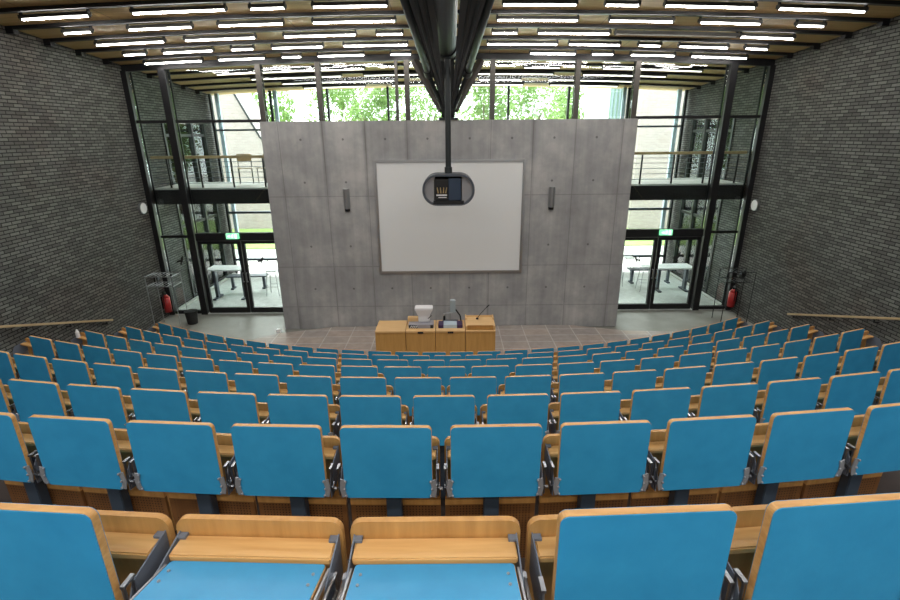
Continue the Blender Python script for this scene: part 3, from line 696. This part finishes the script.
def panel_parts(t, down):
    # the writing flap: plywood core with blue linoleum on both faces
    bm = BM(); pr = rrect(.430, .376, .022)
    if not down:
        add_prism(bm, pr, 'Y', -.03, -.010, (0, 0, .747)); fl = obj('writing_flap', bm, M['ply'], t)
        bm = BM(); add_prism(bm, rrect(.4275, .3735, .021), 'Y', -.0325, -.03, (0, 0, .747)); add_prism(bm, rrect(.4275, .3735, .021), 'Y', -.01, -.0075, (0, 0, .747)); o = obj('blue_surface', bm, M['blue'], fl); o['label'] = 'blue linoleum facing'
    else:
        tilt = Matrix.Translation((0, .074, .694)) @ Matrix.Rotation(R(-14), 4, 'X')
        pr = rrect(.435, .40, .012)
        add_prism(bm, pr, 'Z', -.021, -.003, (0, -.2, 0)); bm.transform(tilt); fl = obj('writing_flap', bm, M['ply'], t)
        bm = BM(); add_prism(bm, rrect(.431, .396, .010), 'Z', -.003, 0, (0, -.2, 0)); add_prism(bm, rrect(.431, .396, .01), 'Z', -.024, -.021, (0, -.2, 0)); bm.transform(tilt); o = obj('blue_surface', bm, M['blue'], fl); o['label'] = 'blue linoleum facing'
    for sx in (-1, 1):
        bm = BM()
        if not down:
            add_prism(bm, [(sx * .203, .658), (sx * .230, .665), (sx * .236, .61), (sx * .226, .568), (sx * .203, .572), (sx * .213, .61)], 'Y', -.038, -.033)
            for xx, z in ((.206, .655), (.212, .614), (.206, .577)): bmesh.ops.create_icosphere(bm, subdivisions=1, radius=.0065, matrix=Matrix.Translation((sx * xx, -.040, z)))
        else:
            add_box(bm, (sx * .2262, -.19, -.012), (.006, .36, .014))
            for yy in (-.045, -.085, -.35): bmesh.ops.create_icosphere(bm, subdivisions=1, radius=.005, matrix=Matrix.Translation((sx * .195, yy, .001)))
            bm.transform(tilt)
        obj('hinge_plate', bm, M['hinge'], fl)

up0, dn0, pl0 = make_seat(False), make_seat(True), make_seat(False, True)
for q in (up0, dn0, pl0):
    for c1 in q.children_recursive: c1.data.transform(Matrix.Diagonal((.943, 1, 1, 1)))
CACHE = {}
for o in list(COL.objects):
    if o.parent: CACHE.setdefault(o.parent.name, []).append(o)
rowname = {1: 'row nearest the camera', 2: 'second row from the camera', 3: 'third row from the camera', 4: 'fourth row from the camera',
           5: 'fourth row from the stage', 6: 'third row from the stage', 7: 'second row from the stage', 8: 'front row by the stage'}
bpy.context.view_layer.update()
camI = cam.matrix_world.inverted()
used = {}
ENDS = {}
for k in range(1, 9):
    nn = 20 + k; r = RK(k); row = []
    for i in range(nn):
        a = (i - (nn - 1) / 2) * PITCH[k] / r
        x, y = CX + r * math.sin(a), CYK(k) - r * math.cos(a)
        vis = False
        for hx in (-.24, .24):
            q = camI @ Vector((x + hx * math.cos(a), y, tier_z(k) + .78))
            if q.z < -.05:
                u = 450 + 488 * q.x / -q.z
                if -6 < u < 906: vis = True
        if vis: row.append((i, a, x, y))
    ENDS[k] = (row[0], row[-1])
    for j, (i, a, x, y) in enumerate(row):
        down = 1 if (k == 1 and i in (9, 10)) else 2 if i in (0, nn - 1) else 0
        src = (up0, dn0, pl0)[down]
        if not used.get(down): s = src; used[down] = True
        else: s = copy_tree(src, CACHE)
        s.location = (x, y, tier_z(k)); s.rotation_euler = (0, 0, a)
        L_, R_ = j, len(row) - 1 - j
        if L_ <= R_: pos = '%s from the left' % ordn(L_)
        else: pos = '%s from the right' % ordn(R_)
        if L_ == 0: pos = 'leftmost'
        if R_ == 0: pos = 'rightmost'
        s['label'] = ('blue lecture seat, flap raised', 'blue lecture seat, flap lowered flat', 'plywood lecture seat, no blue flap')[down] + ', %s in %s' % (pos.replace('the ', ''), rowname[k].replace('the ', ''))
        s['group'] = 'blue and plywood lecture seats'
(i, a, x, y) = ENDS[6][0]
t = thing('water_bottle', 'small white bottle standing on the desk at the left end, third row', 'bottle', (x - .17 * math.cos(a) - .085 * math.sin(a), y + .085 * math.cos(a) - .17 * math.sin(a), tier_z(6) + .706))
t['label'] = 'small white bottle on a seat desk near the left wall'
bm = BM(); add_tube(bm, (0, 0, 0), (0, 0, .09), .028, .028, 16); add_tube(bm, (0, 0, .09), (0, 0, .115), .028, .012, 16); obj('body', bm, M['white'], t)
bm = BM(); add_tube(bm, (0, 0, .115), (0, 0, .13), .014, .014, 12); obj('cap', bm, M['white'], t)

# ------------------------------------------------------------ foyer furniture
def foyer_table(x, y, rz, L_, W_, H_, label, bench=False, top='white', m2='steel'):
    t = thing('foyer_bench' if bench else 'foyer_table', label, 'bench' if bench else 'table', (x, y, 0), rz, 'benches in the foyer' if bench else 'tables in the foyer')
    bm = BM(); bb(bm, -L_/2, L_/2, -W_/2, W_/2, H_ - .04, H_, .005); obj('tabletop' if not bench else 'seat', bm, M[top], t)
    for ax in (-L_/2 + .14, L_/2 - .14):
        bm = BM(); bb(bm, ax - .04, ax + .04, -W_*.12, W_*.12, .04, H_ - .04); bb(bm, ax - .05, ax + .05, -W_/2 + .04, W_/2 - .04, 0, .045); obj('leg', bm, M[m2], t)
    return t
foyer_table(-6.85, 14.6, 0, 1.15, .6, .98, 'high white table beyond the left glass doors')
foyer_table(-6.7, 15.6, R(4), 1.3, .34, .46, 'low grey bench behind the high white table on the left', True, 'steel')
foyer_table(7.1, 15.0, 0, 1.15, .62, .80, 'white table beyond the right glass doors')
foyer_table(6.75, 15.85, 0, 1.5, .34, .50, 'low grey bench behind the white table on the right', True, 'steel')
def bar_stool(x, y, label, h=.78):
    t = thing('bar_stool', label, 'stool', (x, y, 0), 0, 'thin legged stools in the foyer')
    bm = BM(); bb(bm, -.17, .17, -.17, .17, h, h + .03, .01); obj('seat', bm, M['white'], t)
    for ax in (-1, 1):
        for ay in (-1, 1):
            bm = BM(); add_tube(bm, (ax * .13, ay * .13, h), (ax * .2, ay * .2, 0), .011, seg=8); obj('leg', bm, M['alu'], t)
    bm = BM(); add_path(bm, [(-.17, .16, h), (-.18, .19, h + .3), (.18, .19, h + .3), (.17, .16, h)], .011); obj('back_loop', bm, M['black'], t)
    bm = BM(); z = .3; q = .175
    for a, b in (((-q, -q), (q, -q)), ((q, -q), (q, q)), ((q, q), (-q, q)), ((-q, q), (-q, -q))): add_tube(bm, (*a, z), (*b, z), .008, seg=6)
    obj('foot_ring', bm, M['alu'], t)
bar_stool(-5.6, 14.9, 'thin legged stool right of the high table behind left doors')
bar_stool(5.5, 15.6, 'thin legged stool nearest the concrete wall behind right doors')
bar_stool(6.1, 16.2, 'thin legged stool in the middle behind the right doors')
bar_stool(6.25, 15.0, 'thin legged stool next to the white table on the right')
def deck_chair(x, y, rz, label):
    t = thing('cafe_chair', label, 'chair', (x, y, 3.5), rz, 'cafe chairs on the gallery')
    bm = BM(); bb(bm, -.2, .2, -.2, .2, .42, .45, .008); obj('seat', bm, M['rail'], t)
    bm = BM(); bb(bm, -.2, .2, .19, .215, .62, .82, .008); obj('backrest', bm, M['rail'], t)
    for ax in (-.18, .18):
        bm = BM(); add_tube(bm, (ax, -.18, 0), (ax, -.18, .42), .012, seg=8); obj('leg', bm, M['black'], t)
        bm = BM(); add_tube(bm, (ax, .2, 0), (ax, .2, .8), .012, seg=8); obj('leg', bm, M['black'], t)
deck_chair(-5.95, 14.75, R(20), 'cafe chair on the left gallery, farther from the concrete wall')
deck_chair(-5.35, 14.8, R(-15), 'cafe chair on the left gallery, nearer to the concrete wall')

# ------------------------------------------------------------ outdoors
bm = BM(); bb(bm, -45, 45, FY + .2, 70, -.25, -.1); struct('floor_courtyard', bm, M['court'])
bm = BM(); bb(bm, -45, -8.4, -5, FY + .2, -.25, -.1); struct('floor_lawn', bm, M['grass']); bm = BM(); bb(bm, 8.4, 45, -5, FY + .2, -.25, -.1); struct('floor_lawn', bm, M['grass'])
bm = BM(); bb(bm, -12, 12, 22, 30, -.12, -.05); struct('floor_grass_strip', bm, M['grass'])
# left brick building with raking gable edge
t = thing('brick_building', 'pale pink brick building with slanted edge outside on the left', 'building', (0, 27, -.1))
bm = BM(); add_prism(bm, [(-26, 0), (-7.4, 0), (-7.4, 2.2), (-9.9, 4.9), (-12.2, 9.6), (-26, 9.6)], 'Y', 0, 2.6); obj('wall', bm, M['brickout'], t)
bm = BM(); add_bar(bm, (-7.4, -.03, 2.2), (-9.9, -.03, 4.9), .09); add_bar(bm, (-9.9, -.03, 4.9), (-12.2, -.03, 9.6), .09); obj('verge_flashing', bm, M['black'], t)
t = thing('brick_building', 'pink brick building outside on the right with no windows', 'building', (0, 26, -.1))
bm = BM(); bb(bm, 9.6, 26, 0, 2.6, 0, 9.5); obj('wall', bm, M['brickout'], t)
bm = BM(); bb(bm, 9.5, 26.1, -.1, 2.7, 9.5, 9.7); obj('coping', bm, M['alu'], t)
t = thing('louvred_building', 'building with pale green louvres outside, left of the right brick building', 'building', (9.3, 29, -.1))
bm = BM(); bb(bm, -.4, 2.0, 0, 5, 0, 8.0); obj('wall', bm, M['paleglass'], t)
bm = BM()
for q in range(12): bb(bm, -.4 + q * .2, -.34 + q * .2, -.12, -.01, .3, 7.9)
obj('louvres', bm, mat('green_louvre', (.22, .33, .26), .5), t)
t = thing('flat_roofed_pavilion', 'low white flat roofed pavilion outside behind the left clerestory', 'building', (-9.1, 30, -.1))
bm = BM(); bb(bm, -1.6, 3.3, 0, 5, 0, 5.0); obj('wall', bm, mat('pale_render', (.6, .6, .52), .8), t)
bm = BM(); bb(bm, -1.9, 3.6, -.4, 5.2, 5.0, 5.5); obj('roof', bm, mat('pale_roof', (.62, .68, .70), .6), t)
bm = BM(); bb(bm, -1.4, 3.1, -.05, 0, 4.0, 4.6); obj('window_band', bm, M['steel'], t)
t = thing('white_shed', 'low white building outside in front of the trees, centre left', 'building', (-4.0, 29.5, -.1))
bm = BM(); bb(bm, -1.2, 1.6, 0, 3, 0, 5.0); obj('wall', bm, mat('white_render', (.8, .8, .8), .8), t)
bm = BM(); bb(bm, -1.3, 1.7, -.1, 3.1, 5.0, 5.15); obj('roof', bm, M['alu'], t)
t = thing('gauze_screen', 'pale lattice screen outside in front of the trees, centre right', 'screen', (3.0, 26.5, -.1))
bm = BM()
for q in range(22): bb(bm, -1.25 + q * .12, -1.22 + q * .12, 0, .05, 0, 5.5)
for q in range(30): bb(bm, -1.25, 1.3, 0, .05, q * .186, .03 + q * .186)
obj('lattice', bm, M['white'], t)
bm = BM(); bb(bm, -1.3, -1.25, 0, .06, 0, 5.55); bb(bm, 1.3, 1.35, 0, .06, 0, 5.55); obj('side_post', bm, M['alu'], t)

def tree(x, y, h, rad, seed, label):
    rnd = random.Random(seed)
    t = thing('broadleaf_tree', label, 'tree', (x, y, -.1), 0, 'green trees outside behind the glass')
    bm = BM(); add_tube(bm, (0, 0, 0), (0, 0, h * .6), .22, .12, 10)
    for q in range(5):
        a = rnd.uniform(0, 6.28); add_tube(bm, (0, 0, h * .35 + q * .4), (math.cos(a) * rad * .5, math.sin(a) * rad * .5, h * .6 + q * .3), .07, .03, 8)
    obj('trunk', bm, M['bark'], t)
    bm = BM(); blobs = [(rnd.gauss(0, rad * .4), rnd.gauss(0, rad * .35), h * .62 + rnd.uniform(-.32, .32) * h * .9, rnd.uniform(.28, .5) * rad) for _ in range(26)]
    for bx, by, bz, br in blobs:
        for _ in range(170):
            d = Vector((rnd.gauss(0, 1), rnd.gauss(0, 1), rnd.gauss(0, 1))).normalized() * br * rnd.uniform(.75, 1.08)
            c = Vector((bx, by, bz)) + d; s = rnd.uniform(.08, .17)
            u = Vector((rnd.gauss(0, 1), rnd.gauss(0, 1), rnd.gauss(0, 1))).normalized(); v_ = u.orthogonal().normalized()
            vs = [bm.verts.new(c + p) for p in (u * s, v_ * s * .6, -u * s, -v_ * s * .6)]; bm.faces.new(vs)
    obj('crown', bm, M['leaf'], t)
tree(-13.5, 40, 9.5, 2.4, 1, 'green tree outside behind the white flat roofed pavilion')
tree(-8.6, 41, 10.2, 2.7, 2, 'green tree outside, left of the low white building')
tree(-5.3, 36.5, 8.6, 2.0, 3, 'green tree outside above the low white building')
tree(-1.5, 38, 10.2, 2.6, 4, 'green tree outside just left of the steel strut foot')
tree(2.3, 34, 9.4, 2.5, 5, 'green tree outside behind the pale lattice screen')
tree(6.2, 39, 10.2, 2.7, 6, 'green tree outside right of the pale lattice screen')
tree(10.5, 45, 10.5, 2.4, 7, 'distant green tree outside by the louvred building')
tree(-13.5, 19.5, 6.5, 2.2, 8, 'green tree outside the left side glazing of the foyer')
tree(-18.0, 24, 7.0, 2.4, 9, 'green tree outside far left, seen through the foyer side glazing')
tree(14.0, 19.5, 6.5, 2.2, 10, 'green tree outside the right side glazing of the foyer')
